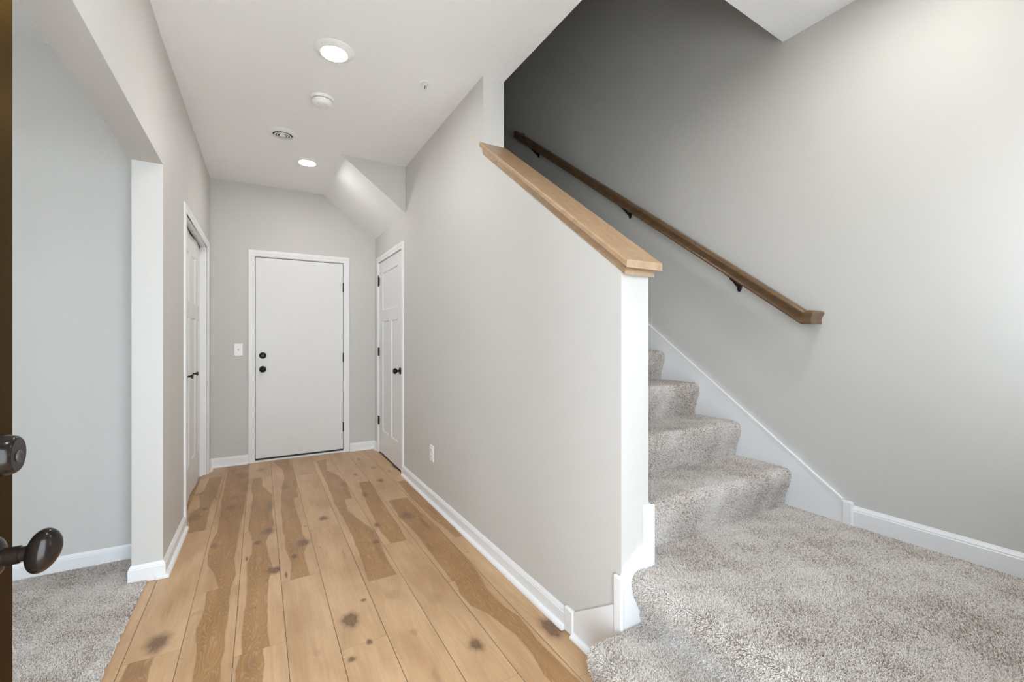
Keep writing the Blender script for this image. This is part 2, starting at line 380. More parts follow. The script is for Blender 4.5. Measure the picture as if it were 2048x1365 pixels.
# ---- oak plank floor
BANDS = [
(0,3.4,4.66,[(3.448,-0.389),(3.763,-0.421),(3.873,-0.373),(4.049,-0.39),(4.206,-0.412),(4.343,-0.379),(4.624,-0.38)],[(3.402,-0.299),(3.553,-0.302),(3.773,-0.308),(3.951,-0.309),(4.097,-0.288),(4.372,-0.287),(4.57,-0.286)]),
(0,4.66,5.9,[(4.69,-0.372),(4.922,-0.385)],[(4.676,-0.307),(4.909,-0.316)]),
(1,3.836,5.1,[(3.83,-0.242),(3.966,-0.246),(4.186,-0.245),(4.594,-0.248),(4.929,-0.257)],[(3.792,-0.091),(3.984,-0.091),(4.501,-0.086),(4.918,-0.094)]),
(1,2.565,3.836,[(2.586,-0.173),(2.755,-0.204),(2.865,-0.239),(3.011,-0.251),(3.149,-0.249),(3.319,-0.229),(3.584,-0.235),(3.732,-0.236)],[(2.565,-0.118),(2.685,-0.104),(2.865,-0.121),(3.087,-0.114),(3.205,-0.112),(3.252,-0.113),(3.577,-0.099),(3.778,-0.095)]),
(1,1.3,2.565,[(1.916,-0.206),(2.03,-0.208),(2.16,-0.218),(2.26,-0.23),(2.336,-0.216),(2.424,-0.212),(2.557,-0.217)],[(1.869,-0.125),(1.969,-0.125),(2.039,-0.119),(2.137,-0.124),(2.262,-0.118),(2.431,-0.122),(2.555,-0.119)]),
(0,0.88,2.14,[(2.044,-0.429),(2.129,-0.425)],[(1.997,-0.348),(2.061,-0.35),(2.13,-0.348)]),
(2,4.45,5.7,[(4.491,0.015),(4.709,-0.014),(4.933,0.029)],[(4.476,0.083),(4.952,0.098)]),
(2,3.235,4.45,[(3.235,-0.062),(3.479,-0.053),(3.956,-0.041),(4.159,-0.059),(4.524,-0.042)],[(3.225,0.085),(3.405,0.076),(3.711,0.078),(3.922,0.083),(4.196,0.019),(4.491,0.015)]),
(2,1.986,3.235,[(1.99,-0.057),(2.101,-0.062),(2.228,-0.058),(2.411,-0.054),(2.608,-0.054),(2.774,-0.057),(2.888,-0.035),(3.075,-0.035),(3.092,-0.036),(3.216,-0.049)],[(1.994,0.034),(2.136,0.028),(2.363,0.031),(2.544,0.038),(2.667,0.061),(2.843,0.043),(3.018,0.034),(3.059,0.041),(3.195,0.071)]),
(2,0.7,1.986,[(1.838,-0.071),(1.908,-0.074),(1.986,-0.063)],[(1.791,0.01),(1.888,0.016),(1.985,0.011)]),
(3,3.75,5,[(3.726,0.141),(4.111,0.167),(4.411,0.196),(4.646,0.188),(4.905,0.129)],[(3.783,0.259),(4.179,0.275),(4.598,0.272),(4.83,0.26)]),
(3,2.48,3.75,[(2.487,0.137),(2.682,0.151),(2.866,0.132),(3.079,0.136),(3.112,0.13),(3.302,0.134),(3.519,0.133),(3.708,0.143)],[(2.51,0.223),(2.758,0.216),(2.894,0.251),(3.055,0.23),(3.257,0.236),(3.497,0.225),(3.713,0.224)]),
(5,3.52,4.78,[(3.58,0.486),(3.841,0.493),(4.418,0.492),(4.848,0.492)],[(3.543,0.612),(3.884,0.636),(4.145,0.617),(4.388,0.545),(4.856,0.589)]),
(5,2.267,3.52,[(2.28,0.476),(2.514,0.489),(2.899,0.501),(2.907,0.499),(3.238,0.492),(3.513,0.482)],[(2.284,0.615),(2.445,0.61),(2.662,0.625),(2.828,0.637),(3.087,0.581),(3.284,0.543),(3.504,0.558)]),
(5,4.78,6,[(4.906,0.501),(4.969,0.504)],[(4.856,0.589),(4.943,0.606)]),
(6,2.625,3.876,[(2.635,0.681),(2.818,0.663),(2.979,0.672),(3.357,0.694),(3.636,0.712),(3.851,0.73)],[(2.637,0.774),(2.886,0.788),(3.141,0.79),(3.434,0.803),(3.867,0.818)]),
(7,4.59,5.8,[(4.561,0.858),(4.915,0.894)],[(4.564,0.986),(4.923,1.002)]),
(7,2.06,3.33,[(2.071,0.84),(2.338,0.844),(2.703,0.853),(2.944,0.829),(3.321,0.847)],[(2.07,0.987),(2.291,1.003),(2.795,0.993),(3.064,0.979),(3.33,0.983)]),
(7,0.8,2.06,[(1.321,0.895),(1.424,0.914),(1.553,0.916),(1.741,0.88),(1.839,0.839),(1.953,0.834),(2.053,0.85)],[(1.231,0.984),(1.335,0.978),(1.498,0.972),(1.653,0.986),(1.768,0.962),(1.912,0.96),(2.05,0.979)]),
(8,2.508,3.742,[(2.611,1.044),(2.864,1.017),(3.35,1.012),(3.745,1.03)],[(2.746,1.102),(3.038,1.107),(3.406,1.112),(3.756,1.09)]),
]
KNOTS = [(-0.338,3.821,0.012,0.02,0.9),(-0.386,3.671,0.03,0.05,0.6),(-0.285,4.024,0.006,0.012,0.9),(-0.415,4.207,0.03,0.03,0.5),(-0.132,4.6,0.04,0.08,0.6),(-0.208,4.821,0.02,0.09,0.45),(-0.163,3.989,0.03,0.04,0.4),(-0.18,3.754,0.022,0.04,0.7),(-0.095,4.159,0.03,0.05,0.4),(0.01,4.709,0.025,0.06,0.55),(0.07,3.666,0.02,0.09,0.6),(0.049,3.492,0.012,0.12,0.45),(0.047,3.185,0.03,0.045,0.75),(-0.009,3.032,0.015,0.022,0.95),(0.186,4.069,0.025,0.05,0.6),(0.378,3.224,0.026,0.032,0.8),(0.26,3.144,0.007,0.008,0.7),(-0.23,3.114,0.014,0.03,0.7),(-0.061,2.838,0.005,0.025,0.95),(0.07,2.629,0.03,0.03,0.85),(0.227,2.899,0.026,0.035,0.85),(0.17,2.74,0.012,0.022,0.95),(0.12,2.544,0.005,0.025,0.95),(-0.353,2.23,0.032,0.055,0.8),(-0.237,2.388,0.022,0.018,0.3),(-0.015,2.302,0.004,0.006,0.8),(-0.025,1.899,0.018,0.05,0.45),(-0.387,2.076,0.02,0.04,0.45),(-0.351,2.504,0.008,0.06,0.35),(0.194,1.852,0.012,0.02,0.3),(0.308,2.781,0.004,0.006,0.7),(0.341,1.998,0.027,0.043,1),(0.421,2.12,0.01,0.009,1),(0.383,1.815,0.009,0.014,1),(0.304,1.749,0.012,0.012,1),(0.606,2.69,0.014,0.02,0.9),(0.596,2.539,0.012,0.12,0.5),(0.747,1.587,0.022,0.032,0.8),(0.553,2.093,0.03,0.04,0.3),(0.556,1.784,0.012,0.02,0.4),(0.552,1.506,0.01,0.04,0.4),(0.865,2.461,0.012,0.05,0.5),(0.306,2.782,0.004,0.005,0.8),(0.413,2.63,0.003,0.05,0.6),(0.712,1.971,0.035,0.05,0.25),(1.029,2.305,0.004,0.005,0.8),(0.613,3.886,0.02,0.06,0.55),(0.603,3.68,0.012,0.12,0.4),(0.749,4.118,0.012,0.03,0.7),(0.718,3.556,0.018,0.04,0.75),(0.668,2.929,0.016,0.03,0.8),(0.877,4.626,0.016,0.05,0.7),(0.934,4.258,0.018,0.03,0.6),(0.904,3.84,0.022,0.04,0.75),(0.877,2.987,0.035,0.055,0.75),(0.947,2.808,0.012,0.09,0.7),(1.124,4.19,0.022,0.06,0.85),(1.036,4.066,0.008,0.02,0.7),(1.061,2.986,0.012,0.08,0.4),(1.069,1.521,0.034,0.052,1),]
JOINTS = {-1: [1.9, 3.1], 0: [.88, 2.14, 3.40, 4.66], 1: [1.30, 2.565, 3.836], 2: [.70, 1.986, 3.235, 4.45], 3: [1.21, 2.48, 3.75], 4: [.56, 1.82, 3.066, 4.35],
          5: [1.0, 2.267, 3.52, 4.78], 6: [.11, 1.37, 2.625, 3.876], 7: [.80, 2.06, 3.33, 4.59], 8: [1.25, 2.508, 3.742]}
def smooth_noise(x, seed):      # 1D value noise
    r = np.random.default_rng(seed); n = r.random(4000); i = np.floor(x).astype(int); f = x-i; f = f*f*(3-2*f)
    return n[i % 4000]*(1-f) + n[(i+1) % 4000]*f - .5
def build_floor():
    V, Fc, A_band, A_knot, A_rnd, A_gr = [], [], [], [], [], []
    base = 0
    for col in range(-1, 9):
        cx0 = -.447 + .1805*col; cx1 = cx0 + .1805
        if col == -1: cx0 = -.62
        if col == 8: cx1 = 1.119
        js = [YFO] + [j for j in JOINTS[col]] + [YB-.001]
        for a, b in zip(js, js[1:]):
            seg = (col, round(a, 3))
            y0, y1 = a + .0004, b - .0004; x0, x1 = cx0 + .0010, cx1 - .0010
            fine = b > 1.15
            nx = 38 if fine else 8; ny = max(2, int((y1-y0)/(.0065 if fine else .05)))
            xs = np.linspace(x0, x1, nx+1); ys = np.linspace(y0, y1, ny+1)
            X, Y = np.meshgrid(xs, ys)
            seed = (col*37 + int(a*100)*7) % 9973 + 3
            band = np.full_like(X, -.05)
            for bc, b0, b1, L, R in BANDS:
                if bc == col and abs(b1-b) < .35 and (b0 - .05 < (a+b)/2 < b1 + .05):
                    yl = np.array([p[0] for p in L]); xl = np.array([p[1] for p in L]); yr = np.array([p[0] for p in R]); xr = np.array([p[1] for p in R])
                    l = np.interp(ys, yl, xl) + .005*smooth_noise(ys*11, seed) + .0022*smooth_noise(ys*60, seed+1)
                    r = np.interp(ys, yr, xr) + .005*smooth_noise(ys*11, seed+2) + .0022*smooth_noise(ys*60, seed+3)
                    band = np.minimum(X - l[:, None], r[:, None] - X)
            knot = np.zeros_like(X); gx = X.copy(); gy = Y.copy()
            for kx, ky, rx, ry, dk in KNOTS:
                if not (cx0-.01 < kx < cx1+.01 and a-.02 < ky < b+.02): continue
                dx, dy = (X-kx)/rx, (Y-ky)/ry
                d = np.sqrt(dx*dx+dy*dy)
                wob = 1 + .09*np.sin(np.arctan2(dy, dx)*3 + kx*90) + .06*np.sin(np.arctan2(dy, dx)*7 + ky*50)
                dd = d/wob
                k = np.where(dd < 1, 1 - .15*dd**2, .85*np.exp(-(dd-1)*1.5))
                strength = min(1.0, dk+.10)
                knot = np.maximum(knot, k*strength)
                gx += np.sign(X-kx)*rx*.9*np.exp(-(d/2.2)**2)
            n = X.size
            V.append(np.stack([X.ravel(), Y.ravel(), np.zeros(n)], 1))
            i = np.arange(ny)[:, None]*(nx+1) + np.arange(nx)[None, :]
            Fc.append(np.stack([i, i+1, i+nx+2, i+nx+1], -1).reshape(-1, 4) + base)
            base += n
            A_band.append(band.ravel()); A_knot.append(knot.ravel())
            rr = np.random.default_rng(seed).random()
            A_rnd.append(np.full(n, rr)); A_gr.append(np.stack([gx.ravel()+rr*7, gy.ravel()+rr*31, np.full(n, rr*13)], 1))
    V = np.concatenate(V); Fc = np.concatenate(Fc)
    me = bpy.data.meshes.new('floor')
    me.vertices.add(len(V)); me.vertices.foreach_set('co', V.astype(np.float32).ravel())
    me.loops.add(Fc.size); me.loops.foreach_set('vertex_index', Fc.astype(np.int32).ravel())
    me.polygons.add(len(Fc)); me.polygons.foreach_set('loop_start', np.arange(0, Fc.size, 4, dtype=np.int32))
    me.update(calc_edges=True)
    for nme, arr, ty in (('band', A_band, 'FLOAT'), ('knot', A_knot, 'FLOAT'), ('rnd', A_rnd, 'FLOAT')):
        at = me.attributes.new(nme, ty, 'POINT'); at.data.foreach_set('value', np.concatenate(arr).astype(np.float32))
    at = me.attributes.new('gr', 'FLOAT_VECTOR', 'POINT'); at.data.foreach_set('vector', np.concatenate(A_gr).astype(np.float32).ravel())
    me.materials.append(M_FLOOR)
    o = bpy.data.objects.new('floor', me); C.objects.link(o)
    return tag(o, 'light oak plank floor with knots and dark heartwood streaks', 'floor', 'structure')
build_floor()

# ---- carpets with real tufts
def tuft_mesh(name, solids, patches, parent=None, density=120000, h=.0090, r=.00185, pts_filter=None):
    """solids: bmesh of the backing; patches: list of (origin, eu, ev, lu, lv, normal)"""
    me0 = bpy.data.meshes.new('tmp'); bmesh.ops.recalc_face_normals(solids, faces=solids.faces)
    bmesh.ops.triangulate(solids, faces=solids.faces); solids.to_mesh(me0); solids.free()
    nv = len(me0.vertices); V0 = np.zeros(nv*3, np.float32); me0.vertices.foreach_get('co', V0); V0 = V0.reshape(-1, 3)
    nf = len(me0.polygons); F0 = np.zeros(nf*3, np.int32); me0.loops.foreach_get('vertex_index', F0); F0 = F0.reshape(-1, 3)
    bpy.data.meshes.remove(me0)
    P, N = [], []
    for o, eu, ev, lu, lv, nr in patches:
        k = int(lu*lv*density)
        if k < 1: continue
        # jittered grid keeps the pile even
        nu = max(1, int(round(math.sqrt(k*lu/max(lv, 1e-6))))); nvv = max(1, int(round(k/nu)))
        gu, gv = np.meshgrid(np.arange(nu), np.arange(nvv))
        u = (gu.ravel() + rng.random(nu*nvv))/nu*lu; v = (gv.ravel() + rng.random(nu*nvv))/nvv*lv
        P.append(np.array(o) + u[:, None]*np.array(eu) + v[:, None]*np.array(ev)); N.append(np.repeat(np.array(nr)[None], nu*nvv, 0))
    P = np.concatenate(P); N = np.concatenate(N)
    if pts_filter is not None:
        mk = pts_filter(P); P, N = P[mk], N[mk]
    n = len(P)
    a = np.where(np.abs(N[:, 2:3]) > .8, np.array([[1., 0, 0]]), np.array([[0, 0, 1.]]))
    T = np.cross(N, a); T /= np.linalg.norm(T, axis=1)[:, None]; B = np.cross(N, T)
    lean = rng.normal(0, .42, (n, 2)); hh = h*(.72 + .5*rng.random(n))
    # slow drift in lean and height: footprints and vacuum marks
    dr = np.sin(P[:, 0]*7+1.3)*np.sin(P[:, 1]*5+.7+P[:, 0]*3)*.35
    tip = P + N*hh[:, None] + (T*(lean[:, :1]+dr[:, None]) + B*lean[:, 1:])*hh[:, None]*.75
    mid = P + N*(hh*.62)[:, None] + (T*(lean[:, :1]+dr[:, None]) + B*lean[:, 1:])*hh[:, None]*.35
    rr = r*(.75+.5*rng.random(n)); ph = rng.random(n)*6.28
    ring0, ring1 = [], []
    for k in range(3):
        an = ph + k*2*PI/3; d = T*np.cos(an)[:, None] + B*np.sin(an)[:, None]
        ring0.append(P - N*.001 + d*(rr*.8)[:, None]); ring1.append(mid + d*(rr*1.1)[:, None])
    VV = np.stack(ring0 + ring1 + [tip], 1).reshape(-1, 3)
    b = (np.arange(n)*7)[:, None] + nv
    tr = []
    for k in range(3):
        j = (k+1) % 3
        tr += [np.concatenate([b+k, b+j, b+3+j], 1), np.concatenate([b+k, b+3+j, b+3+k], 1), np.concatenate([b+3+k, b+3+j, b+6], 1)]
    TR = np.concatenate(tr); AV = np.concatenate([V0, VV]); AF = np.concatenate([F0, TR])
    colr = rng.random(n)
    # clumps of tone a few centimetres wide
    cl = np.sin(P[:, 0]*31+P[:, 1]*17)*np.sin(P[:, 1]*27-P[:, 0]*11+P[:, 2]*20)*.10
    cl = cl + .13*np.sin(P[:, 0]*9.1+P[:, 1]*4.3+2)*np.sin(P[:, 1]*8.3-P[:, 0]*3.7+1) + .08*np.sin(P[:, 0]*21+3)*np.sin(P[:, 1]*19+P[:, 0]*6)
    colr = np.clip(colr + cl, 0, 1)
    TU = np.concatenate([np.full(nv, .15), np.repeat(colr, 7)])
    me = bpy.data.meshes.new(name)
    me.vertices.add(len(AV)); me.vertices.foreach_set('co', AV.astype(np.float32).ravel())
    me.loops.add(AF.size); me.loops.foreach_set('vertex_index', AF.astype(np.int32).ravel())
    me.polygons.add(len(AF)); me.polygons.foreach_set('loop_start', np.arange(0, AF.size, 3, dtype=np.int32))
    me.update(calc_edges=True)
    at = me.attributes.new('tuft', 'FLOAT', 'POINT'); at.data.foreach_set('value', TU.astype(np.float32))
    me.materials.append(M_CARPET)
    o = bpy.data.objects.new(name, me); C.objects.link(o)
    if parent: o.parent = parent; o.matrix_parent_inverse = Matrix.Translation(-parent.location)
    return o
def nose_profile(r0, z0, z1, back, over=.030, rad=.020):
    """(depth, height): riser foot at r0, bulging nose, top running back to `back`; growing depth = going in"""
    pts = [(r0, z0), (r0-.004, z0+.05), (r0-over+.004, z1-.060), (r0-over, z1-.035)]
    cx_, cz_ = r0-over+rad+.006, z1-rad
    for k in range(7):
        an = PI*1.0 - k*(PI/2)/6
        pts.append((cx_+(rad+.006)*math.cos(an), cz_+rad*math.sin(an)))
    pts += [(back, z1)]
    return pts
def profile_patches(prof, to3, axis_vec, t0, t1, flip=False):
    out = []
    for (a, b), (c, d) in zip(prof, prof[1:]):
        p0, p1 = np.array(to3(a, b, t0)), np.array(to3(c, d, t0)); L = np.linalg.norm(p1-p0)
        if L < 1e-5: continue
        eu = (p1-p0)/L; ev = np.array(axis_vec, float); nr = np.cross(ev, eu)
        if nr[2] < -.5 or (flip and True): nr = -nr
        out.append((p0, eu, ev, L, t1-t0, nr))
    return out

# side room carpet (stuff) with its ragged edge on the boards
bmc = BX(-3.48, -.489, YF, 3.155, -.003, .002)
for e in range(0): pass
far_d = 42000
tag(tuft_mesh('side_room_carpet', bmc, [((-1.75, .5, .002), (1, 0, 0), (0, 1, 0), 1.262, 2.655, (0, 0, 1))], density=85000, r=.0021,
              pts_filter=lambda P: ~((P[:, 0] > XLO-.012) & (P[:, 1] > YO-.014)) & (P[:, 0] < -.489 + .004*np.sin(P[:, 1]*90) + .003*np.sin(P[:, 1]*37))),
    'pale speckled cut-pile carpet of the side room, meeting the oak boards', 'carpet', 'stuff')

# ---- trims, baseboards
def bb(name, p0, p1, n, prof=BASE, m0=0, m1=0, label=None):
    return moulding(name, p0, p1, n, prof, M_TRIM, m0=m0, m1=m1, label=label or 'white baseboard', cat='baseboard')
bb('baseboard_back', (skx(YB), YB, 0), (-.097, YB, 0), (0, -1, 0), BASE_SHOE, label='white baseboard under the light switch')
bb('baseboard_back.001', (.851, YB, 0), (XH, YB, 0), (0, -1, 0), BASE_SHOE, label='short white baseboard right of the flush door')
bb('baseboard_left', (skx(YO), YO, 0), (skx(3.481), 3.481, 0), (1, -.0115, 0), BASE_SHOE, m0=-1, label='white baseboard between the wall corner and the closet')
bb('baseboard_left.001', (skx(4.86), 4.86, 0), (skx(YB), YB, 0), (1, -.0115, 0), BASE_SHOE, label='short white baseboard beyond the closet')
bb('baseboard_left.002', (XLO, YO, 0), (XL, YO, 0), (0, -1, 0), BASE, m0=-1, m1=1, label='white baseboard wrapping the end of the left wall')
tag(obj('trim_2', BX(XL-.028, XL+.0295, YO-.027, YO-.012, 0, .018, .004), M_TRIM), 'shoe moulding return at the wall corner', 'shoe moulding', 'structure')
bb('baseboard_left.003', (XLO, YO, 0), (XLO, 3.155, 0), (-1, 0, 0), BASE, m0=-1, label='white baseboard on the side-room face of the wall')
bb('baseboard_side_room', (-3.48, 3.155, 0), (XLO, 3.155, 0), (0, -1, 0), BASE, label='white baseboard along the side room wall')
bb('baseboard_middle', (XH, 1.485, 0), (XH, 3.886, 0), (-1, 0, 0), BASE_SHOE, label='long white baseboard along the half wall')
bb('baseboard_middle.001', (XH, 4.897, 0), (XH, YB, 0), (-1, 0, 0), BASE_SHOE, label='short white baseboard in the far right corner')
bb('baseboard_right', (XR, YF, .372), (XR, .950, .372), (-1, 0, 0), [(o*1.1, u*1.08) for o, u in BASE], label='white baseboard above the stair landing')
def block(name, x0, x1, y0, y1, z0, z1, label, ch=.006):
    return tag(obj(name, BX(x0, x1, y0, y1, z0, z1, ch), M_TRIM), label, 'plinth block', 'structure')
block('trim_3', XH-.017, XH+.001, 1.430, 1.485, 0, .103, 'small white plinth block where the hall baseboard meets the skirt')
block('trim_4', XH-.016, XH+.001, 1.150, 1.193, 0, .370, 'tall white plinth block at the corner of the half wall')
bm = bmesh.new(); box(bm, 1.224, 1.2735, 1.1475, 1.167, .30, .605, .005); box(bm, XT-.002, 1.2735, 1.150, 1.205, .30, .605, .005)
tag(obj('trim_5', bm, M_TRIM), 'white plinth block on the end of the half wall beside the stairs', 'plinth block', 'structure')
block('trim_6', XR-.020, XR+.001, .947, .990, .30, .482, 'white plinth block between the stair skirt and the landing baseboard')
# hall-side skirt, its shoe, end skirt
bm = bmesh.new(); prism(bm, [(XH, 1.432, 0), (XH, 1.432, .098), (XH, 1.192, .258), (XH, 1.192, 0)], (-.011, 0, 0))
tag(obj('trim_7', bm, M_TRIM), 'white skirt board rising beside the bottom step', 'skirt board', 'structure')
moulding('trim_8', (XH, 1.156, 0), (XH, 1.430, 0), (-1, 0, 0), [(.009, 0)]+SHOE[1:-1]+[(.009, .019)], M_TRIM, label='shoe moulding below the short skirt board', cat='shoe moulding')
bm = bmesh.new(); prism(bm, [(XH-.012, 1.166, .02), (XH-.012, 1.166, .366), (XH, 1.166, .375), (1.226, 1.166, .4565), (1.226, 1.166, .02)], (0, -.0115, 0))
moul = [(XH-.004, .3715), (1.226, .4565)]
prism(bm, [(moul[0][0], 1.166, moul[0][1]-.020), (moul[0][0], 1.166, moul[0][1]+.004), (1.226, 1.166, .4605), (1.226, 1.166, .4365)], (0, -.0145, 0))
tag(obj('trim_9', bm, M_TRIM), 'white skirt board across the end of the half wall', 'skirt board', 'structure')
def skirt(name, x0, x1, ya, label):
    bm = bmesh.new()
    def zt(y): return .478 + .7205*(y-.990)
    y1 = 4.96
    prism(bm, [(x0, ya, .30), (x0, ya, zt(ya)), (x0, y1, zt(y1)), (x0, y1, 2.80), (x0, 1.45, .30)], (x1-x0, 0, 0))
    dx = .003 if x0 > 2 else -.003
    xa, xb = (x0-dx, x1) if x0 > 2 else (x0, x1-dx)
    prism(bm, [(xa, ya, zt(ya)-.001), (xa, ya, zt(ya)+.009), (xa, y1, zt(y1)+.009), (xa, y1, zt(y1)-.001)], (xb-xa, 0, 0))
    tag(obj(name, bm, M_TRIM), label, 'skirt board', 'structure')
skirt('trim_10', XR-.014, XR, .990, 'white skirt board climbing the right wall beside the steps')
skirt('trim_11', XT, XT+.014, 1.205, 'white skirt board on the stair side of the half wall')

# ---- staircase
ST = empty('staircase', (1.25, .62, 0), 'grey-beige carpeted staircase climbing behind the sloping half wall', 'staircase')
# bottom step and landing face -x
def sx_(a, b, t): return (a, t, b)
def sy_(a, b, t): return (t, a, b)
def solid(prof, to3, t0, t1, zbot):
    bm = bmesh.new(); poly = prof + [(prof[-1][0], zbot), (prof[0][0], zbot)]
    d = np.array(to3(0, 0, t1)) - np.array(to3(0, 0, t0))
    prism(bm, [to3(a, b, t0) for a, b in poly], d); return bm
pr1 = nose_profile(.990, -.003, .178, 1.235, over=.034)
st = tuft_mesh('step', solid(pr1, sx_, YF+.005, 1.148, -.003), profile_patches(pr1, sx_, (0, 1, 0), YF+.01, 1.147, flip=True), ST)
st['label'] = 'bottom carpeted step beside the oak floor'
pr2 = nose_profile(1.208, .178, .371, XR-.013, over=.044, rad=.022)
bm = solid(pr2, sx_, YF+.005, 1.148, .0); box(bm, 1.2755, XR-.013, 1.148, 1.30, .2, .371)
pt = profile_patches(pr2, sx_, (0, 1, 0), YF+.01, 1.147, flip=True) + [((1.277, 1.147, .371), (1, 0, 0), (0, 1, 0), XR-.013-1.277, .103, (0, 0, 1))]
tuft_mesh('landing', bm, pt, ST)
for k in range(14):
    z0 = .371 + .1903*k; z1 = z0 + .1903; yr = 1.252 + .2628*k
    p = nose_profile(yr, z0, z1, yr+.2628+.03, over=.034, rad=.024)
    dn = 110000 if k < 2 else (80000 if k < 4 else 12000)
    tuft_mesh('step', solid(p, sy_, XT+.0155, XR-.0155, max(.0, z0-.12)), profile_patches(p, sy_, (1, 0, 0), XT+.016, XR-.018), ST, density=dn, r=.0019 if k < 4 else .004)

# ---- half wall cap
CAP = empty('half_wall_cap', (1.19, 1.166, 1.467), 'stained wooden cap sloping along the top of the half wall', 'wall cap')
def capz(y, perp): return ztop(y) + perp/math.cos(math.atan(MSL))
hb = .022
board = [(-.0875, 0), (-.0895, .003), (-.0895, hb-.006), (-.0875, hb-.002), (-.0860, hb), (.0860, hb), (.0875, hb-.002), (.0895, hb-.006), (.0895, .003), (.0875, 0)]
bm = bmesh.new(); xm = (XH+XT)/2
sweep(bm, [(xm-.005, 1.114, capz(1.114, .029)), (xm-.005, YJ-.001, capz(YJ-.001, .029))], board, plumb=True)
bmesh.ops.bevel(bm, geom=[e for e in bm.edges if all(v.co.y < 1.12 for v in e.verts) and abs(e.verts[0].co.x-e.verts[1].co.x) < .01 and abs(e.verts[0].co.z-e.verts[1].co.z) > .01], offset=.004, segments=2, affect='EDGES')
obj('board', bm, M_CAP, CAP)
tr = [(-.0705, -.004), (-.0735, -.001), (-.0735, .003), (-.0715, .0045), (-.0780, .024), (-.0780, .0265), (-.0735, .0270), (-.0735, .0300)]
tr = tr + [(-a, b) for a, b in tr[::-1]]
bm = bmesh.new(); sweep(bm, [(xm, 1.143, capz(1.143, 0)), (xm, YJ-.001, capz(YJ-.001, 0))], tr, plumb=True)
obj('under_moulding', bm, M_CAP, CAP)

# ---- handrail on the right wall
RX = 2.243
def rz(y): return 1.549 + .7262*(y-1.43)
HR = empty('handrail', (RX, 1.10, rz(1.10)), 'brown wooden handrail on black brackets, climbing the right wall', 'handrail')
rp = [(-.0125, -.032), (-.015, -.029), (-.0155, -.0235), (-.0130, -.0190), (-.0135, -.013), (-.0165, -.001), (-.0225, .009), (-.0255, .015), (-.0255, .020), (-.0215, .0265), (-.012, .031), (0, .0325)]
rp = rp + [(-s, u) for s, u in rp[-2::-1]]
YBEND, YC = 1.118, 1.095
bm = bmesh.new(); sweep(bm, [(RX, 3.83, rz(3.83)), (RX, YBEND, rz(YBEND))], rp)
obj('rail', bm, M_RAIL, HR, smooth=True)
bm = bmesh.new(); zl = rz(YBEND) - .001                # short level piece, mitred round to the wall
th = math.atan(.7262); up = Vector((0, -math.sin(th), math.cos(th))); n_ = len(rp)
r0 = [bm.verts.new(Vector((RX+s, YBEND, rz(YBEND))) + up*u) for s, u in rp]
hu = Vector((0, -math.tan(th/2), 1))
r1 = [bm.verts.new(Vector((RX+s, YBEND-.004, zl)) + hu*u) for s, u in rp]
r2 = [bm.verts.new((RX+s, YC+s, zl+u)) for s, u in rp]
r3 = [bm.verts.new((XR, YC+s, zl+u)) for s, u in rp]
for A, B in ((r0, r1), (r1, r2), (r2, r3)):
    for i in range(n_): bm.faces.new((A[i], A[(i+1) % n_], B[(i+1) % n_], B[i]))
bm.faces.new(r0[::-1]); bm.faces.new(r3)
obj('rail_end', bm, M_RAIL, HR, smooth=True)
bm = bmesh.new(); sweep(bm, [(RX+.012, 3.812, rz(3.80)), (XR, 3.812, rz(3.80))], rp, side=(0, 1, 0))
obj('return_block', bm, M_RAIL, HR, smooth=True)
def bracket(y):
    zc = rz(y) - .0395 - .003
    bm = bmesh.new()
    lathe(bm, [(0, 0), (.014, 0), (.016, .005), (.011, .010), (0, .009)], (XR, y, zc-.040), axis='x', seg=24)
    for v in bm.verts: v.co.x = XR - (v.co.x - XR); v.co.z = (zc-.040) + (v.co.z-(zc-.040))*1.95
    path = [(XR-.004, y, zc-.040), (XR-.018, y, zc-.038), (XR-.036, y, zc-.029), (XR-.052, y, zc-.017), (XR-.068, y, zc-.008), (RX, y, zc-.001)]
    tube(bm, path, [.009, .0085, .0075, .007, .0065, .008], 12)
    sl = math.atan(.7262)
    sad = [(-.010, 0), (-.010, -.004), (.010, -.004), (.010, 0)]
    sweep(bm, [(RX, y-.028, zc+.0055-.028*.7262), (RX, y+.028, zc+.0055+.028*.7262)], sad)
    return obj('bracket', bm, M_BLACK, HR, smooth=True)
for y in (1.492, 2.325, 3.53): bracket(y)

